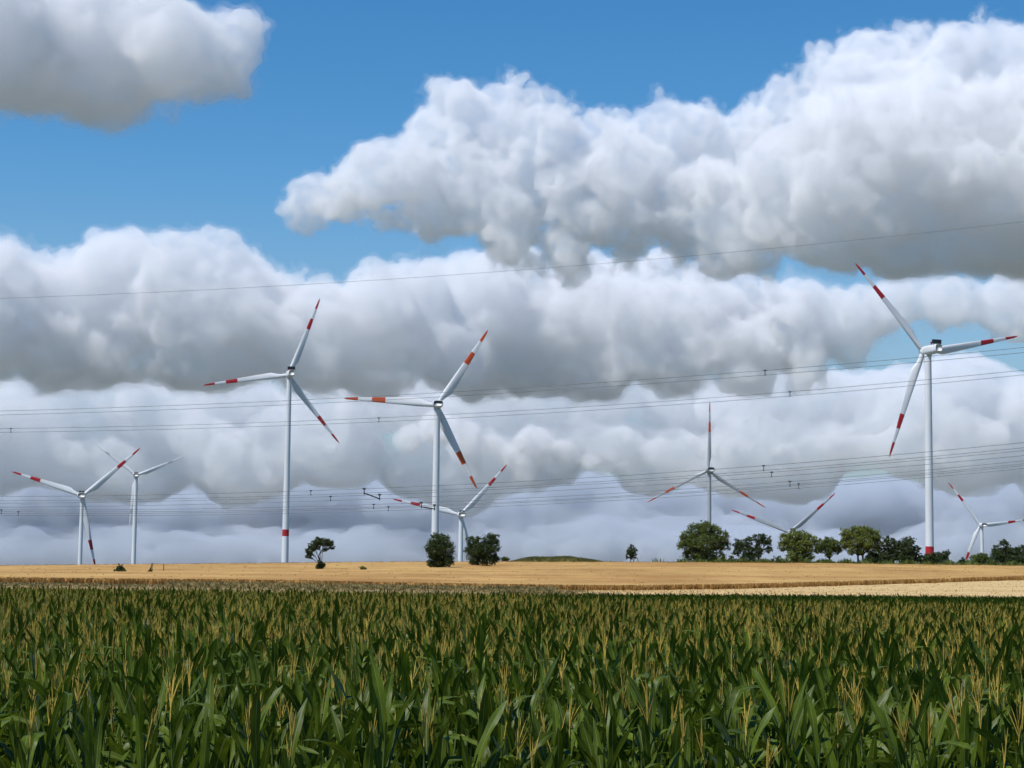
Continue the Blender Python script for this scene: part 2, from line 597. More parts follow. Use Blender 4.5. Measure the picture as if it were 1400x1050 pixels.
cloud('cloud', 'low cloud layer tinted blue grey as painted haze, along the whole skyline', E2, 26000, 58, 380, 1300, 130, 560, .0030, (.74, .78, .825), 90, 7, 0.9, 0.5, veil=False, zf=3.2, grow=1.35)  # distance haze is put into this blue grey droplet colour

# ------------------------------------------------------------------ wind turbines
M_white = mat('turbine_white', (0.68, 0.69, 0.69), 0.4, 0.45, noise=0.15, col2=(0.58, 0.595, 0.60), stretch=(1, 1, .25))
M_shade_and_band = mat('turbine_shade_and_band', (0.38, 0.40, 0.41), 0.4, 0.5, noise=0.15, col2=(0.33, 0.35, 0.36), stretch=(1, 1, .25))  # grey paints cloud shade onto two turbines; also one plain blade band
M_red = mat('signal_red', (0.42, 0.012, 0.016), 0.4, 0.5, noise=0.4, col2=(0.36, 0.012, 0.014))
M_orange = mat('signal_orange', (0.50, 0.075, 0.010), 0.4, 0.5, noise=0.4, col2=(0.44, 0.06, 0.010))
M_dark = mat('dark_vent', (0.014, 0.017, 0.022), 0.5, 0.4, noise=2.0, col2=(0.02, 0.024, 0.03))


def blade_mesh(R, chord, root_r, bands, seed=0):
    b = MB()
    stations = [0.0, .015, .04, .08, .13, .19, .25, .33, .42, .5]
    cuts = sorted(set([c for bd in bands for c in bd if c < 1.0]))
    stations = sorted(set(stations + cuts + [.58, .68, .78, .86, .92, .96, .985, 1.0]))
    rows = []
    n = 14
    for t in stations:
        c = chord * (0.5 + 0.5 * sstep(.03, .2, t)) if t < .2 else chord * (1.0 - (t - .2) / .8 * 0.80)
        if t > .95:
            c *= max(.2, 1 - ((t - .95) / .05) ** 2 * .8)
        circ = 1 - sstep(.03, .2, t)
        tw = math.radians(18 * (1 - t) ** 2 - 1)
        th = (0.42 - 0.26 * sstep(.1, .6, t))
        ring = []
        for k in range(n):
            q = 2 * math.pi * k / n
            ex = math.cos(q) * 0.5
            # aerofoil: blunt leading edge at -x, sharp trailing edge at +x
            yy = math.sin(q) * 0.5 * th * (1.25 - 0.85 * (ex + .5))
            x = ex * c + c * 0.22 * (1 - circ)
            y = yy * c
            xr, yr = math.cos(q) * root_r, math.sin(q) * root_r
            x, y = x * (1 - circ) + xr * circ, y * (1 - circ) + yr * circ
            ring.append((x * math.cos(tw) - y * math.sin(tw), x * math.sin(tw) + y * math.cos(tw) + 0.025 * R * t * t, t * R))
        rows.append(ring)

    def mi(i):
        m = (stations[i] + stations[i + 1]) / 2
        return 1 if any(a <= m <= c for a, c in bands) else 0
    s = b.grid(rows, mi, True)
    e = s + (len(rows) - 1) * n
    b.f.append(tuple(range(e, e + n))); b.m.append(mi(len(rows) - 2))
    return b.mesh('blade')


BAND_A = [(.60, .735), (.865, 1.0)]
BAND_B = [(.555, .70), (.85, 1.0)]


def turbine(label, hub_px, d, R, yaw, phase, paint, red, bands, r_base, r_top, style, ring=None, chord=0.078):
    hub = at(hub_px[0], hub_px[1], d)
    ya = math.radians(yaw)
    over = 0.085 * R
    ax = Vector((-math.sin(ya), math.cos(ya), 0))
    base = hub - ax * over
    base.z = terrain(base.x, base.y) - 0.3
    H = hub.z - base.z
    t = empty('wind_turbine', base, ya)          # local +Y = the rotor's direction, away from the camera
    tag(t, label, 'wind turbine', 'wind turbines behind the hill')
    s = R / 50.0
    top = H - 1.9 * s
    b = MB()
    zs = [0, .25 * top, .5 * top, .75 * top, top]
    if ring:
        zs = sorted(zs + [ring - 2.2, ring + 2.2])
    rows = []
    for z in zs:
        r = r_base + (r_top - r_base) * z / top
        rows.append([(r * math.cos(q), r * math.sin(q), z) for q in (2 * math.pi * k / 28 for k in range(28))])
    b.grid(rows, (lambda i: 1 if ring and abs((zs[i] + zs[i + 1]) / 2 - ring) < 2 else 0), True)
    link('tower', b.mesh('tower'), t, [paint, red])
    b = MB()
    b.tube([(0, 0, top - .6), (0, 0, top + .5 * s)], r_top * 1.12, 24)
    link('yaw_collar', b.mesh('yaw_collar'), t, [paint])
    b = MB()
    if style == 'long':
        secs = [(-9.5, 1.55, 1.5, .25), (-9.2, 1.85, 1.8, .05), (-3, 2.0, 2.0, 0), (1.0, 2.0, 2.0, 0), (2.6, 1.75, 1.8, 0)]
    else:
        secs = [(-6.0, 2.3, 1.45, .2), (-5.7, 2.8, 1.75, .1), (-1, 2.9, 1.85, 0), (1.4, 2.4, 1.75, 0), (2.4, 1.7, 1.5, 0)]
    rows = []
    for y, w, h, dz in secs:
        ring_ = []
        for k in range(20):
            q = 2 * math.pi * k / 20
            cx, cz = math.cos(q), math.sin(q)
            f = (abs(cx) ** 4 + abs(cz) ** 4) ** -.25
            ring_.append((cx * f * w * s, y * s, H + (cz * f * h + dz) * s))
        rows.append(ring_)
    i0 = b.grid(rows, 0, True)
    b.f.append(tuple(range(i0, i0 + 20))); b.m.append(0)
    e = i0 + (len(rows) - 1) * 20
    b.f.append(tuple(range(e + 19, e - 1, -1))); b.m.append(0)
    nac = link('nacelle', b.mesh('nacelle'), t, [paint])
    if style == 'long':
        b = MB()
        b.box((0, -7.6 * s, H + 3.05 * s), (2.15 * s, .45 * s, .95 * s), 0, .08)
        link('cooler', b.mesh('cooler', False), nac, [M_dark])
        b = MB()
        b.tube([(-1.2 * s, -5.0 * s, H + 1.9 * s), (-1.2 * s, -5.0 * s, H + 3.2 * s)], .35 * s, 10)
        link('warning_light', b.mesh('warning_light'), nac, [M_red])
    elif style == 'vent':
        b = MB()
        b.box((0, -5.98 * s, H + .75 * s), (2.2 * s, .12 * s, .5 * s), 0, .03)
        link('vent', b.mesh('vent', False), nac, [M_dark])
        b = MB()
        b.tube([(.4 * s, -4.4 * s, H + 1.5 * s), (.4 * s, -4.4 * s, H + 3.6 * s)], .1 * s, 6)
        link('wind_mast', b.mesh('wind_mast'), nac, [paint])
    else:
        for sx in (-1, 1):
            b = MB()
            b.box((sx * .95 * s, -4.9 * s, H + 2.2 * s), (.75 * s, .5 * s, .8 * s), 0, .06)
            link('cooler', b.mesh('cooler', False), nac, [M_dark])
    b = MB()
    pr = [(2.2, 1.3), (2.8, 1.65), (3.6, 1.8), (4.6, 1.75), (5.6, 1.4), (6.3, .8), (6.6, .15)]
    rows = [[(r * s * math.cos(q), y * s, H + r * s * math.sin(q)) for q in (2 * math.pi * k / 20 for k in range(20))] for y, r in pr]
    i0 = b.grid(rows, 0, True)
    e = i0 + (len(rows) - 1) * 20
    b.f.append(tuple(range(e + 19, e - 1, -1))); b.m.append(0)
    link('hub', b.mesh('hub'), t, [paint])
    bm = blade_mesh(R, chord * R, 1.15 * s, bands)
    bm.materials.append(paint)
    bm.materials.append(red)
    for k in range(3):
        th = math.radians(phase + 120 * k)
        o = link('blade', bm, t)
        # span along (cos th, sin th) as seen from the camera; trailing edge on the clockwise side
        span = Vector((math.cos(th), 0, math.sin(th)))
        trail = Vector((math.sin(th), 0, -math.cos(th)))
        nrm = span.cross(trail)
        m = Matrix((trail, nrm, span)).transposed()
        o.matrix_local = Matrix.Translation((0, over, H)) @ m.to_4x4()
    return t


def rdist(R, Rpx):
    return F * R / Rpx


turbine('tall turbine with red ringed tower left of centre, dark box on its nacelle', (394, 513), rdist(56, 116), 56, 15, 69, M_white, M_red, BAND_A, 2.5, 1.6, 'long', ring=46)
turbine('largest turbine at far right, its red ringed tower rising behind the trees', (1262, 480.5), rdist(56, 152), 56, 18, 11, M_white, M_red, BAND_A, 2.2, 1.65, 'long', ring=33)
turbine('tall turbine in the middle with wide orange red blade bands and vented nacelle', (597, 554), rdist(45, 127), 45, 6, 57, M_white, M_orange, BAND_B, 2.0, 1.5, 'vent', chord=0.098)
turbine('leftmost white turbine with one blade pointing down to the wheat', (113, 678), rdist(46, 99), 46, 8, 42, M_white, M_red, BAND_A, 1.5, 1.05, 'twin', chord=0.085)
turbine('small white turbine second from left, its blade crossing the neighbouring rotor', (186.5, 650), rdist(41, 69), 41, 8, 24, M_white, M_shade_and_band, [(.66, .74)], 2.0, 1.45, 'twin')
turbine('small white turbine between the two dark round bushes', (629.5, 704), rdist(46, 95), 46, 8, 48, M_white, M_red, BAND_A, 1.9, 1.35, 'twin', chord=0.085)
turbine('slim turbine, grey for painted cloud shade, with orange blade bands and one blade straight up', (968, 643), rdist(41, 94.5), 41, 6, 88.5, M_shade_and_band, M_orange, BAND_B, 1.6, 1.15, 'vent', chord=0.06)
turbine('turbine in painted grey cloud shade whose hub hides behind a tree crown, only two blades showing', (1079, 728), rdist(50, 85), 50, 8, 40, M_shade_and_band, M_red, BAND_A, 2.0, 1.4, 'twin')
turbine('small white turbine at the right edge with its blade cut by the frame', (1340, 718), rdist(50, 71), 50, 8, 7.5, M_white, M_red, BAND_B, 1.9, 1.4, 'vent')

# ------------------------------------------------------------------ overhead power lines
M_wire = mat('aluminium_wire', (0.16, 0.165, 0.17), 0.5, 0.5, noise=3.0, col2=(0.12, 0.125, 0.13))
M_clamp = mat('black_clamp', (0.012, 0.012, 0.013), 0.5, 0.4, noise=8.0, col2=(0.02, 0.02, 0.02))


def quad(y0, y7, y14):
    c = ((y14 - y7) - (y7 - y0)) / (2 * 700.0 ** 2)
    bq = (y7 - y0) / 700.0 - c * 700
    return lambda x: y0 + bq * x + c * x * x


def wire_pt(fn, px, dl, dr):
    return at(px, fn(px), dl + (dr - dl) * px / 1400.0)


def power_line(label, ys, off, bundle, spacers=(), rad=0.020):
    fn = quad(*ys)
    dl, dr = 215 + off, 168 + off
    pts = [wire_pt(fn, px, dl, dr) for px in range(-500, 1901, 40)]
    base = pts[0]
    t = empty('power_line', base)
    tag(t, label, 'power line', 'overhead lines crossing the sky')
    for i in range(2 if bundle else 1):
        b = MB()
        b.tube([p - base - Vector((0, 0, 0.42 * i)) for p in pts], rad, 6)
        link('conductor', b.mesh('conductor'), t, [M_wire])
    for px in spacers:
        p = wire_pt(fn, px, dl, dr) - base
        b = MB()
        b.tube([p + Vector((0, 0, .03)), p - Vector((0, 0, .21)), p - Vector((0, 0, .45))], [.035, .028, .035], 6)
        b.box(p, (.13, .035, .06), 0)
        b.box(p - Vector((0, 0, .42)), (.06, .035, .05), 0)
        link('spacer', b.mesh('spacer', False), t, [M_clamp])
    return fn, dl, dr


power_line('single thin earth wire, highest of the lines across the sky', (408, 370, 303), 6, False, rad=0.016)
power_line('upper twin wire passing just under the hub of the largest turbine', (562, 531, 475), 0, True, (1046,))
power_line('second twin wire from the top, below the hub of the largest turbine', (586, 562, 506), 14, True, (15, 518, 1080))
L1a = power_line('topmost twin wire of the low bunch above the trees', (679, 659, 605), -3, True, (425, 1044))
L1b = power_line('second twin wire from the top in the low bunch above the trees', (688, 668, 616), 3, True, (452, 1055))
L2a = power_line('third twin wire from the top in the low bunch above the trees', (697, 682, 630), 12, True, (511, 1080, 2))
L2b = power_line('lowest twin wire of all, nearest the tree tops', (699.5, 686, 634), 18, True, (531, 1092, 25))


def cross_spacer(label, la, xa, lb, xb):
    p = wire_pt(la[0], xa, la[1], la[2]) - Vector((0, 0, .42))
    q = wire_pt(lb[0], xb, lb[1], lb[2]) - Vector((0, 0, .42))
    t = empty('line_spreader', p)
    tag(t, label, 'line spreader', 'bars between the low wires')
    b = MB()
    n = 9
    b.tube([(q - p) * (i / (n - 1)) for i in range(n)], [.05 if i % 2 else .075 for i in range(n)], 8)
    link('rod', b.mesh('rod'), t, [M_clamp])
    for e in (Vector((0, 0, 0)), q - p):
        b = MB()
        b.tube([e + Vector((0, 0, -.16)), e + Vector((0, 0, .46))], .05, 6)
        b.box(e + Vector((0, 0, .42)), (.16, .05, .08), 0)
        link('clamp', b.mesh('clamp', False), t, [M_clamp])


cross_spacer('dark slanting bar between two wires right of the red ringed tower', L1a, 498, L1b, 519)
cross_spacer('dark level bar between the lowest wires left of the middle tower', L2a, 576, L2b, 594)

# ------------------------------------------------------------------ trees and bushes
M_bark = mat('bark', (0.035, 0.028, 0.02), 0.9, 0.2, noise=1.5, col2=(0.06, 0.05, 0.035), bump=0.4)


def leaf_mat(name, a, c):
    return mat(name, a, 0.55, 0.3, noise=0.45, col2=c, translucent=0.28, detail=3)


M_leaf_dark = leaf_mat('leaf_dark', (0.030, 0.052, 0.014), (0.068, 0.098, 0.026))
M_leaf_mid = leaf_mat('leaf_mid', (0.068, 0.105, 0.022), (0.150, 0.190, 0.042))
M_hedge = leaf_mat('mound_grass', (0.090, 0.100, 0.025), (0.18, 0.165, 0.05))
M_leaf_yellow = leaf_mat('leaf_yellow', (0.110, 0.145, 0.026), (0.210, 0.245, 0.052))


def tree(name, label, cat, px, d_or_py, lobes, leafm, n_leaf, leaf=0.32, stems=(0,), trunk_r=0.25, seed=0, group='trees along the hill', bend=None, fill=0.75):
    """lobes: (dx, dy, r) in photo pixels from the foot of the tree, dy upwards."""
    rnd = random.Random(seed * 77 + int(px))
    if isinstance(d_or_py, tuple):
        p = ground_at(px, d_or_py[0])
    else:
        p = on_ground(px, d_or_py)
    d = math.hypot(p.x, p.y)
    m = d / F
    p.z -= 0.1
    t = empty(name, p)
    tag(t, label, cat, group)
    L = [(Vector((dx * m, rnd.uniform(-.5, .5) * r * m * 1.3, dy * m * 1.06 + .25)), r * m) for dx, dy, r in lobes]
    b = MB()
    H = max(c.z + r for c, r in L)
    for s in stems:
        top = max(L, key=lambda c: c[0].z * .6 - abs(c[0].x - s * m))[0]
        path = bend and [Vector((x * m, 0, y * m)) for x, y in bend] or [Vector((s * m, 0, 0)), Vector((s * m + rnd.gauss(0, .15), rnd.gauss(0, .15), top.z * .3)), Vector(((s * m + top.x) / 2, 0, top.z * .62)), top]
        n = len(path)
        b.tube(path, [trunk_r * (1 - .75 * i / (n - 1)) for i in range(n)], 7)
        for c, r in L:
            k = rnd.randint(1, max(1, n - 2))
            q = path[k]
            if (c - q).length < .3 or c.z < q.z * .6:
                continue
            mid = (q + c) / 2 + Vector((rnd.gauss(0, .2), rnd.gauss(0, .2), rnd.uniform(0, .35) * (c - q).length * .3))
            b.tube([q, mid, c], [trunk_r * .42, trunk_r * .28, trunk_r * .1], 5, caps=False)
            for _ in range(3):
                e = c + Vector((rnd.gauss(0, 1), rnd.gauss(0, 1), rnd.gauss(0, 1))).normalized() * r * .85
                b.tube([mid, (mid + e) / 2 + Vector((0, 0, r * .1)), e], [trunk_r * .2, trunk_r * .12, .02], 4, caps=False)
    link('trunk', b.mesh('trunk'), t, [M_bark])
    b = MB()
    n_leaf = int(n_leaf * 2.6)
    leaf *= 1.15
    tot = sum(r ** 2.2 for c, r in L)
    for c, r in L:
        # sub clumps on the lobe, leaves round each clump
        n = int(n_leaf * r ** 2.2 / tot)
        nc = max(5, int(n / 26))
        clumps = []
        for _ in range(nc):
            v = Vector((rnd.gauss(0, 1), rnd.gauss(0, 1), rnd.gauss(0, 1))).normalized()
            k = r * (rnd.uniform(.3, 1.0) ** .5) * (1 + rnd.gauss(0, .10))
            clumps.append((c + Vector((v.x * k, v.y * k, v.z * k * .9)), r * rnd.uniform(.16, .34)))
        for i in range(n):
            cc, cr = clumps[i % nc]
            if rnd.random() > fill and i % nc % 4 == 0:
                continue
            q = cc + Vector((rnd.gauss(0, 1), rnd.gauss(0, 1), rnd.gauss(0, .8))) * cr * .6
            if q.z < 0.05:
                q.z = rnd.uniform(0.05, .5)
            z = leaf * rnd.uniform(.6, 1.35)
            u = Vector((rnd.gauss(0, 1), rnd.gauss(0, 1), rnd.gauss(0, .6))).normalized()
            w = u.cross(Vector((rnd.gauss(0, 1), rnd.gauss(0, 1), rnd.gauss(0, 1)))).normalized()
            j = len(b.v)
            b.v += [tuple(q - u * z * .5), tuple(q + w * z * .32), tuple(q + u * z * .5), tuple(q - w * z * .32)]
            b.f.append((j, j + 1, j + 2, j + 3)); b.m.append(0)
    link('crown', b.mesh('crown', False), t, [leafm])
    return t


RD = 598
ru = random.Random(31)
b = MB()
for i in range(2600):
    px = ru.choice((ru.uniform(930, 1300), ru.uniform(1305, 1440), ru.gauss(1100, 90)))
    blades(b, on_ground(px, RD - ru.uniform(0, 6), 0.2), 3, ru.uniform(.6, 2.2) * (.5 + .5 * math.sin(px * .11) ** 2), .28, ru, .6)
tag(link('undergrowth', b.mesh('undergrowth', False), None, [M_leaf_mid]), 'low scrub and tall grass under the row of trees', 'undergrowth', kind='stuff')
tree('lone_tree', 'crooked lone tree on the wheat slope with lopsided flat crown', 'tree', 437, (782,), [(-13, 27, 7), (-8, 33, 7), (-2, 38, 6), (6, 37, 7), (12, 36, 6), (-14, 20, 5), (16, 31, 4), (9, 28, 4), (-1, 5, 5), (2, 8, 5), (0, 12, 3.5)], M_leaf_dark, 3200, .26, seed=1, bend=[(2, 0), (2, 9), (0.5, 16), (-2, 22), (1, 28), (4, 34)], trunk_r=.2)
tree('round_bush', 'dense dark bush left of the small tower between bushes', 'bush', 601, (780,), [(-4, 38, 11), (5, 36, 11), (-9, 26, 11), (9, 25, 11), (0, 28, 12), (-8, 14, 10), (8, 14, 11), (0, 10, 11), (12, 10, 7), (-13, 33, 5), (-12, 8, 6)], M_leaf_dark, 7000, .27, stems=(-4, 4), seed=2)
tree('round_bush', 'dense dark bush right of the small tower between bushes', 'bush', 660, (777,), [(-15, 33, 8), (-6, 34, 7), (8, 36, 9), (15, 36, 8), (-16, 22, 9), (-6, 22, 10), (5, 24, 10), (15, 24, 9), (-12, 11, 9), (-2, 11, 10), (9, 11, 10), (17, 12, 7)], M_leaf_dark, 7000, .27, stems=(-8, 6), seed=3)
tree('shrub', 'small ball of green scrub in the wheat between lone tree and bushes', 'shrub', 496, (783,), [(0, 4, 4), (-1.5, 3, 3), (2, 3, 3), (0, 6, 2)], M_leaf_mid, 520, .2, trunk_r=.05, seed=4)
tree('shrub', 'wide pointed shrub in the wheat in front of the two left turbines', 'shrub', 164, (786,), [(-5, 3, 4), (0, 4, 4.5), (5, 4, 4), (-3, 8, 2.5), (1, 9, 3), (5, 8, 2), (-2, 12, 1.5)], M_leaf_dark, 1100, .2, stems=(-3, 3), trunk_r=.06, seed=5)
tree('shrub', 'narrow leaning shrub in the wheat beside the thin post', 'shrub', 205.5, (786,), [(-2, 2, 2.5), (0, 4, 2.4), (1, 7, 2), (2, 10, 1.5), (2.5, 13, 1)], M_leaf_dark, 520, .19, trunk_r=.05, seed=6)
tree('shrub', 'low weedy tuft in the wheat right of the thin post', 'shrub', 247, (787,), [(-3.5, 1.6, 1.8), (0, 1.6, 1.8), (3.5, 1.6, 1.8)], M_leaf_mid, 330, .19, trunk_r=.04, seed=7)
pp = ground_at(223.5, 785)
t = empty('field_post', pp)
tag(t, 'thin dark post standing in the wheat beside two shrubs', 'post')
b = MB()
b.tube([(0, 0, -.3), (0, 0, 1.95)], .07, 8)
link('pole', b.mesh('pole'), t, [M_bark])
b = MB()
b.box((0, 0, 2.02), (.10, .10, .07), 0, .02)
link('cap', b.mesh('cap'), t, [M_bark])
t = empty('grass_mound', on_ground(762, 596))
tag(t, 'low rounded grassy mound on the skyline right of the dark bushes', 'mound')
rb = random.Random(8)
mm = 596 / F
g = MB()
rows = []
for i in range(25):
    u = -1 + 2 * i / 24
    h = (1 - abs(u) ** 2.6) * (1 + .06 * math.sin(u * 9)) * 10.5 * mm
    rows.append([(u * 74 * mm, v * 5.0, -.3 + max(0, h) * max(0.0, 1 - v * v) ** .6 + rb.gauss(0, .04)) for v in [k / 6 - 1 for k in range(13)]])
g.grid(rows)
g.f = [tuple(reversed(f)) for f in g.f]
link('earth_bank', g.mesh('earth_bank'), t, [mat('bank_turf', (0.10, 0.105, 0.03), 0.9, 0.1, noise=0.5, col2=(0.17, 0.15, 0.05))])
g = MB()
for i in range(3600):
    u, v = rb.uniform(-1, 1), rb.uniform(-1, .6)
    h = (1 - abs(u) ** 2.6) * (1 + .06 * math.sin(u * 9)) * 10.5 * mm * max(0.0, 1 - v * v) ** .6
    blades(g, Vector((u * 74 * mm, v * 5.0, h - .35)), 2, rb.uniform(.25, .6), .16, rb, .5)
tag(link('grass', g.mesh('grass', False), t, [M_hedge]), kind='stuff')
tree('shrub', 'small round bush at the left end of the grassy mound', 'shrub', 690, RD, [(0, 6, 4), (-3, 5, 3), (3, 5, 3)], M_leaf_mid, 700, .28, trunk_r=.06, seed=9)
tree('young_tree', 'small slim tree alone on the skyline right of the grassy mound', 'tree', 863, RD, [(0, 23, 3.5), (-2.5, 17, 5), (3, 17, 5), (-3, 11, 5), (3, 11, 5), (0, 14, 5), (0, 7, 3)], M_leaf_dark, 1500, .28, trunk_r=.16, seed=10)
tree('field_tree', 'big broad tree leading the row, in front of the slim shade-painted turbine', 'tree', 962, RD, [(-22, 34, 11), (-10, 43, 12), (3, 46, 11), (15, 43, 10), (26, 36, 9), (-27, 23, 9), (-14, 27, 13), (3, 28, 14), (18, 27, 11), (30, 24, 7), (-16, 12, 11), (-4, 11, 11), (8, 10, 11), (20, 10, 9)], M_leaf_mid, 10500, .36, stems=(-10, -2, 6), trunk_r=.3, seed=11)
tree('field_tree', 'airy low tree beside the big broad tree, gaps in its crown', 'tree', 1029, RD, [(-17, 26, 8), (-6, 29, 7), (8, 33, 8), (18, 31, 8), (-20, 17, 7), (-6, 18, 8), (8, 20, 8), (21, 20, 6), (-8, 9, 8), (3, 9, 8), (-24, 25, 3)], M_leaf_dark, 4800, .34, stems=(-6, 7), trunk_r=.24, seed=12, fill=.5)
tree('shrub', 'thin scrub in the gap before the airy low tree', 'shrub', 998, RD, [(-8, 4, 4), (0, 5, 4), (7, 4, 4), (2, 9, 3)], M_leaf_mid, 800, .28, stems=(-3, 4), trunk_r=.06, seed=13)
tree('shrub', 'thin scrub in the gap behind the airy low tree', 'shrub', 1062, RD, [(-7, 5, 3.5), (0, 6, 4), (7, 5, 4), (3, 10, 2.5), (-4, 10, 2)], M_leaf_mid, 700, .28, stems=(-4, 4), trunk_r=.06, seed=14)
tree('field_tree', 'yellow green tree hiding the hub of the shade-painted turbine', 'tree', 1091, RD, [(-16, 33, 9), (-5, 36, 9), (7, 36, 9), (16, 31, 9), (-19, 23, 7), (-7, 25, 11), (6, 25, 11), (18, 22, 8), (-8, 12, 9), (3, 11, 10), (13, 11, 8)], M_leaf_yellow, 6600, .36, stems=(-7, 0, 8), trunk_r=.25, seed=15)
tree('field_tree', 'small umbrella shaped tree right of the yellow green tree', 'tree', 1133, RD, [(-10, 27, 7), (0, 29, 8), (9, 26, 7), (-12, 19, 6), (0, 20, 8), (12, 19, 6), (0, 12, 4)], M_leaf_mid, 3200, .34, stems=(0,), trunk_r=.28, seed=16, fill=.55)
tree('field_tree', 'round crowned light green tree with bare forked stem', 'tree', 1177, RD, [(-18, 39, 9), (-6, 43, 9), (6, 43, 9), (18, 38, 9), (-21, 28, 8), (-8, 31, 11), (6, 31, 11), (20, 28, 9), (-13, 20, 7), (2, 21, 8), (15, 19, 7), (26, 20, 5)], M_leaf_yellow, 7200, .36, stems=(-3, 3), trunk_r=.34, seed=17, fill=.6)
tree('round_bush', 'low dark bush under the round crowned light green tree', 'bush', 1198, RD, [(-9, 7, 8), (0, 9, 8), (9, 8, 8), (4, 14, 5)], M_leaf_dark, 2200, .32, trunk_r=.1, seed=18)
tree('field_tree', 'narrow dark tree left of the largest tower foot', 'tree', 1216, RD, [(-3, 34, 5), (4, 31, 6), (-6, 26, 7), (5, 23, 8), (-4, 16, 8), (5, 13, 9), (-2, 8, 8)], M_leaf_dark, 3000, .33, stems=(0, 4), trunk_r=.22, seed=19)
tree('field_tree', 'wide dark tree just left of the largest tower foot', 'tree', 1239, RD, [(-7, 27, 7), (3, 31, 8), (-10, 19, 8), (1, 21, 10), (12, 20, 7), (-7, 10, 8), (4, 10, 9), (14, 12, 6), (18, 8, 5)], M_leaf_dark, 4400, .33, stems=(-5, 4), trunk_r=.22, seed=20)
tree('round_bush', 'ragged dark bush hiding the foot of the largest tower', 'bush', 1277, RD, [(-15, 8, 7), (-6, 11, 7), (4, 12, 8), (14, 14, 7), (19, 18, 4), (0, 6, 7), (12, 6, 7)], M_leaf_dark, 3200, .33, stems=(-6, 8), trunk_r=.12, seed=21, fill=.6)
tree('shrub', 'small dark shrub under the low blade of the right edge turbine', 'shrub', 1318, RD, [(-4, 5, 4), (3, 6, 4), (-1, 10, 2.5), (6, 3, 3)], M_leaf_dark, 750, .28, trunk_r=.08, seed=22)
tree('round_bush', 'green bush in front of the right edge turbine tower', 'bush', 1340, RD, [(-6, 9, 7), (2, 12, 7), (8, 9, 6), (0, 5, 7), (7, 15, 3)], M_leaf_mid, 2000, .32, stems=(-2, 5), trunk_r=.1, seed=23)
tree('field_tree', 'dark peaked tree near the right edge of the picture', 'tree', 1371, RD, [(2, 29, 6), (-6, 22, 7), (8, 22, 7), (-9, 13, 8), (2, 15, 9), (11, 12, 7), (-4, 7, 8), (7, 6, 8)], M_leaf_dark, 3800, .33, stems=(-2, 4), trunk_r=.2, seed=24)
tree('field_tree', 'dark tree cut off by the right edge of the picture', 'tree', 1399, RD, [(-9, 19, 6), (0, 21, 8), (9, 20, 8), (-8, 11, 7), (2, 11, 9), (12, 11, 9), (0, 5, 7)], M_leaf_dark, 3400, .33, stems=(-4, 4), trunk_r=.2, seed=25)

# ------------------------------------------------------------------ maize
M_mleaf = mat('maize_leaf', (0.044, 0.074, 0.004), 0.42, 0.18, noise=9.0, col2=(0.110, 0.150, 0.009), translucent=0.32, detail=3, stretch=(1, 1, .3), per_object=0.3)
M_midrib = mat('maize_midrib', (0.13, 0.18, 0.05), 0.5, 0.3, noise=12.0, col2=(0.17, 0.21, 0.07), translucent=0.3)
M_mstalk = mat('maize_stalk', (0.055, 0.095, 0.018), 0.5, 0.4, noise=14.0, col2=(0.085, 0.12, 0.028), stretch=(1, 1, .3), per_object=0.2)
M_tassel = mat('maize_tassel', (0.30, 0.24, 0.035), 0.75, 0.2, noise=16.0, col2=(0.52, 0.36, 0.075), translucent=0.12, per_object=0.3)


def leaf_mesh(rnd, length, half, th0, th1, twist, segs=10):
    b = MB()
    rows = []
    x = z = 0.0
    wav = rnd.uniform(0, 6.28)
    kink = rnd.uniform(.6, 1.3) if rnd.random() < .25 else 0.0
    for i in range(segs + 1):
        t = i / segs
        th = th0 + (th1 - th0) * t ** 1.6 + (kink if t > .55 else 0)
        if i:
            x += math.sin(th) * length / segs
            z += math.cos(th) * length / segs
        w = half * (0.55 + 1.5 * t - 0.3 * t * t) * (1 - t ** 3.2) ** .8 * .85 if t < 1 else 0.002
        w = max(w, 0.002)
        a = twist * t
        fold = 0.35 * (1 - t * .6)
        nx, nz = -math.cos(th), math.sin(th)       # upper side of the blade
        wob = 0.22 * half * math.sin(wav + t * 15)
        row = []
        for s in (-1, -.5, -.07, .07, .5, 1):
            lift = abs(s) * w * fold + (wob * s * abs(s))
            sy = s * w
            row.append((x + nx * (lift * math.cos(a)) + nx * sy * math.sin(a), sy * math.cos(a), z + nz * (lift * math.cos(a)) + nz * sy * math.sin(a)))
        rows.append(row)
    b.grid(rows, 0)
    for i in range(len(b.f)):
        if i % 5 == 2:
            b.m[i] = 1                            # pale midrib
    return b.mesh('leaf')


def tassel_mesh(rnd, rings=7, sides=4):
    b = MB()

    def spike(p, ang, az, ln, r, curve):
        pts, rad = [], []
        q = Vector(p)
        for i in range(rings + 1):
            t = i / rings
            a = ang + curve * t
            pts.append(q.copy())
            rad.append(r * (0.45 if t < .12 else (1.0 if i % 2 else .62)) * (1 - .75 * max(0, t - .6) / .4))
            q = q + Vector((math.sin(a) * math.cos(az), math.sin(a) * math.sin(az), math.cos(a))) * (ln / rings)
        b.tube(pts, rad, sides, caps=False)
    spike((0, 0, -.06), rnd.uniform(0, .12), rnd.uniform(0, 6.28), rnd.uniform(.29, .38), .0070, rnd.uniform(-.1, .2))
    n, wide = (rnd.randint(2, 5), .20) if rnd.random() < .6 else (rnd.randint(6, 9), .45)
    for i in range(n):
        spike((0, 0, .01 + .09 * i / n), rnd.uniform(.04, wide), rnd.uniform(0, 6.28), rnd.uniform(.14, .24), .0050, rnd.uniform(-.12, .3))
    return b.mesh('tassel')


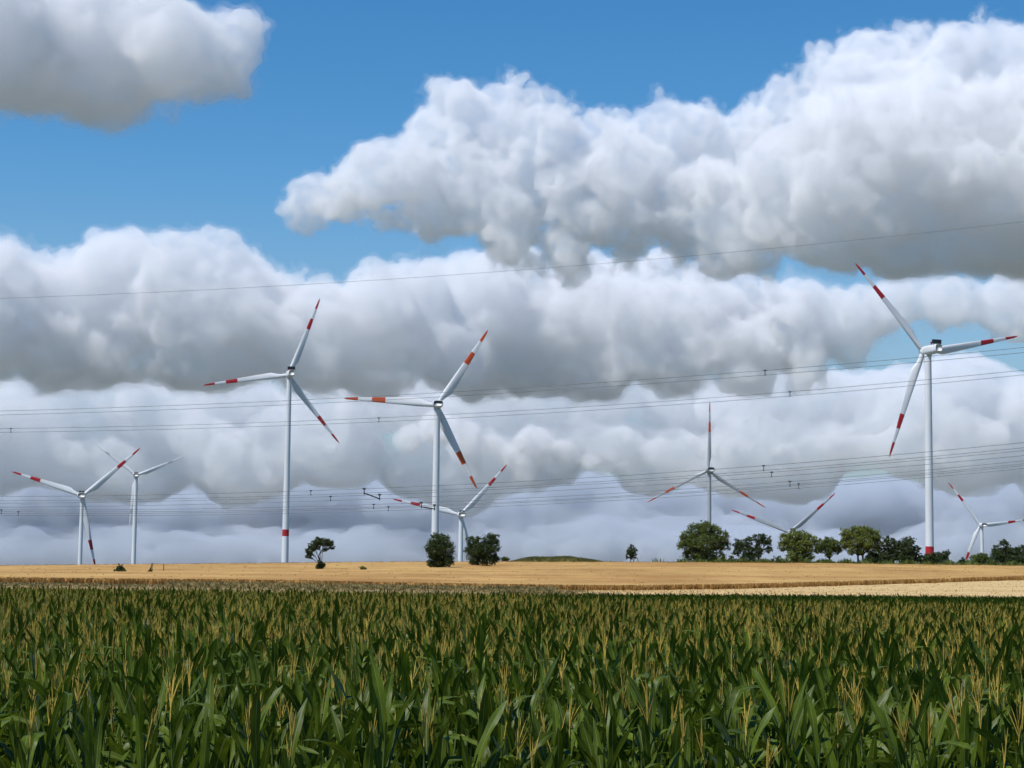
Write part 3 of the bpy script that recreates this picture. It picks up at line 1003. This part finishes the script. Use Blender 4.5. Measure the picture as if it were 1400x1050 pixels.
rm = random.Random(42)
LEAVES = []
for i in range(28):
    upright = i < 14
    th0 = rm.uniform(.10, .32) if upright else rm.uniform(.25, .5)
    th1 = rm.uniform(.35, 1.5) if upright else rm.uniform(1.5, 2.7)
    me = leaf_mesh(rm, rm.uniform(.48, .68) if upright else rm.uniform(.65, .88), rm.uniform(.029, .040) if upright else rm.uniform(.036, .048), th0, th1, rm.uniform(-1.1, 1.1))
    me.materials.append(M_mleaf)
    me.materials.append(M_midrib)
    LEAVES.append(me)
TASSELS = []
for i in range(14):
    me = tassel_mesh(rm)
    me.materials.append(M_tassel)
    TASSELS.append(me)
STALKS = []
for i in range(4):
    b = MB()
    bx, by = rm.uniform(-.04, .04), rm.uniform(-.04, .04)
    zs = [0.0]
    pts, rad = [], []
    for k in range(13):
        z = k / 12 * 2.06
        pts.append((bx * math.sin(z * 1.5), by * math.sin(z * 1.3), z))
        rad.append(.014 - .009 * z / 2.0 + (.0025 if k % 2 else 0))
    b.tube(pts, rad, 7)
    me = b.mesh('stalk')
    me.materials.append(M_mstalk)
    STALKS.append((me, Vector(pts[-1])))


def plant_parts(rnd, with_tassel=True):
    """List of (name, mesh, matrix) that make one maize plant 2.4 m tall."""
    st, top = rnd.choice(STALKS)
    parts = [('stalk', st, Matrix.Identity(4))]
    az = rnd.uniform(0, 6.28)
    z = 0.55
    while z < 1.88:
        up = z > 1.45 or (z > 1.1 and rnd.random() < .4)
        me = LEAVES[rnd.randrange(0, 14) if up else rnd.randrange(14, 28)]
        s = rnd.uniform(.88, 1.15) * (1.0 if z < 1.5 else .90)
        m = Matrix.Translation((0, 0, z)) @ Matrix.Rotation(az + rnd.gauss(0, .3), 4, 'Z') @ Matrix.Rotation(rnd.gauss(0, .12), 4, 'X') @ Matrix.Scale(s, 4)
        parts.append(('leaf', me, m))
        az += math.pi + rnd.gauss(0, .25)
        z += rnd.uniform(.11, .17)
    if with_tassel:
        parts.append(('tassel', rnd.choice(TASSELS), Matrix.Translation(top) @ Matrix.Rotation(rnd.uniform(0, 6.28), 4, 'Z') @ Matrix.Rotation(rnd.gauss(0, .10), 4, 'X')))
    return parts


VARIANTS = [plant_parts(rm) for _ in range(18)]
BARE = [plant_parts(rm, False) for _ in range(3)]

# positions: rows 0.72 m apart running a little aslant, plants about 0.16 m apart
field_end = lerp_tab([(-300, 127), (0, 128), (300, 128), (700, 125), (850, 146), (1000, 160), (1400, 186), (1700, 194)])
plants = []
ang = math.radians(8)
ca, sa = math.cos(ang), math.sin(ang)
rp = random.Random(7)
for i in range(-20, 360):
    for j in range(-680, 680):
        a = j * 0.165 + rp.gauss(0, .035)
        c = i * 0.66 + rp.gauss(0, .05)
        x, y = a * ca - c * sa, a * sa + c * ca
        if y < 13.0 or abs(x) > 0.272 * y + 2.0:
            continue
        px = 700 + x / y * F
        d = math.hypot(x, y)
        if d > field_end(px) + rp.gauss(0, .4):
            continue
        plants.append((d, x, y, px))
plants.sort()
print('maize plants', len(plants))
near, far = [], []
for p in plants:
    (near if len(near) < 300 and -40 < p[3] < 1440 else far).append(p)

LABELS = ('tall leafy green maize plant without a tassel in the nearest rows of the field',
          'tall green maize plant topped by a tan tassel in the nearest rows of the field')
for d, x, y, px in near:
    t = empty('maize_plant', (x, y, terrain(x, y)), rp.uniform(0, 6.28))
    t.rotation_euler = (rp.gauss(0, .055), rp.gauss(0, .055), rp.uniform(0, 6.28))
    s = rp.gauss(.985, .045)
    t.scale = (s, s, s)
    tasselled = rp.random() > .70
    tag(t, LABELS[tasselled], 'maize plant', ('bare topped', 'tasselled')[tasselled] + ' maize plants in the nearest rows')
    for nm, me, m in plant_parts(rp, tasselled):
        o = bpy.data.objects.new(nm, me)
        COL.objects.link(o)
        o.parent = t
        o.matrix_local = m


def joined(name, parts):
    vs, fs, mi = [], [], []
    mats = [M_mleaf, M_mstalk, M_tassel, M_midrib]
    for nm, me, m in parts:
        k = len(vs)
        vs += [tuple(m @ v.co) for v in me.vertices]
        fs += [tuple(k + i for i in p.vertices) for p in me.polygons]
        mi += [(3 if p.material_index else 0) if nm == 'leaf' else {'stalk': 1, 'tassel': 2}[nm] for p in me.polygons]
    me = bpy.data.meshes.new(name)
    me.from_pydata(vs, [], fs)
    for m in mats:
        me.materials.append(m)
    me.polygons.foreach_set('material_index', mi)
    me.polygons.foreach_set('use_smooth', [True] * len(fs))
    me.update()
    return me


src = bpy.data.collections.new('maize_source')
for k, parts in enumerate(VARIANTS + BARE):
    o = bpy.data.objects.new('maize_shape_%02d' % k, joined('maize_shape', parts))
    src.objects.link(o)
me = bpy.data.meshes.new('maize_field')
me.from_pydata([(x, y, terrain(x, y)) for d, x, y, px in far], [], [])
at_r = me.attributes.new('rot', 'FLOAT_VECTOR', 'POINT')
at_s = me.attributes.new('scl', 'FLOAT', 'POINT')
at_i = me.attributes.new('pick', 'INT', 'POINT')
rr, ss, ii = [], [], []
for d, x, y, px in far:
    rr += [rp.gauss(0, .055), rp.gauss(0, .055), rp.uniform(0, 6.28)]
    ss.append(rp.gauss(.985, .045))
    bare = d > field_end(px) - 1.2 or (px > 740 + rp.gauss(0, 25) and d > 98 + rp.gauss(0, 4)) or rp.random() < (.68 if d < 28 else .28 if d < 50 else .06)
    ii.append(rp.randrange(18, 21) if bare else rp.randrange(0, 18))
at_r.data.foreach_set('vector', rr)
at_s.data.foreach_set('value', ss)
at_i.data.foreach_set('value', ii)
G = bpy.data.node_groups.new('maize_field', 'GeometryNodeTree')
G.interface.new_socket('Geometry', in_out='INPUT', socket_type='NodeSocketGeometry')
G.interface.new_socket('Geometry', in_out='OUTPUT', socket_type='NodeSocketGeometry')
N, L = G.nodes, G.links
gi, go = N.new('NodeGroupInput'), N.new('NodeGroupOutput')
ci = N.new('GeometryNodeCollectionInfo')
ci.inputs['Collection'].default_value = src
ci.inputs['Separate Children'].default_value = True
ip = N.new('GeometryNodeInstanceOnPoints')
ip.inputs['Pick Instance'].default_value = True


def named(nm, ty):
    n = N.new('GeometryNodeInputNamedAttribute')
    n.data_type = ty
    n.inputs['Name'].default_value = nm
    return n.outputs['Attribute']


L.new(gi.outputs[0], ip.inputs['Points'])
L.new(ci.outputs[0], ip.inputs['Instance'])
L.new(named('pick', 'INT'), ip.inputs['Instance Index'])
L.new(named('rot', 'FLOAT_VECTOR'), ip.inputs['Rotation'])
L.new(named('scl', 'FLOAT'), ip.inputs['Scale'])
L.new(ip.outputs[0], go.inputs[0])
fo = link('maize_field', me)
fo.modifiers.new('plants', 'NODES').node_group = G
tag(fo, 'dense maize field with tan tassels stretching back to the farm track', 'maize', kind='stuff')
print('script', round(time.time() - T0, 1))
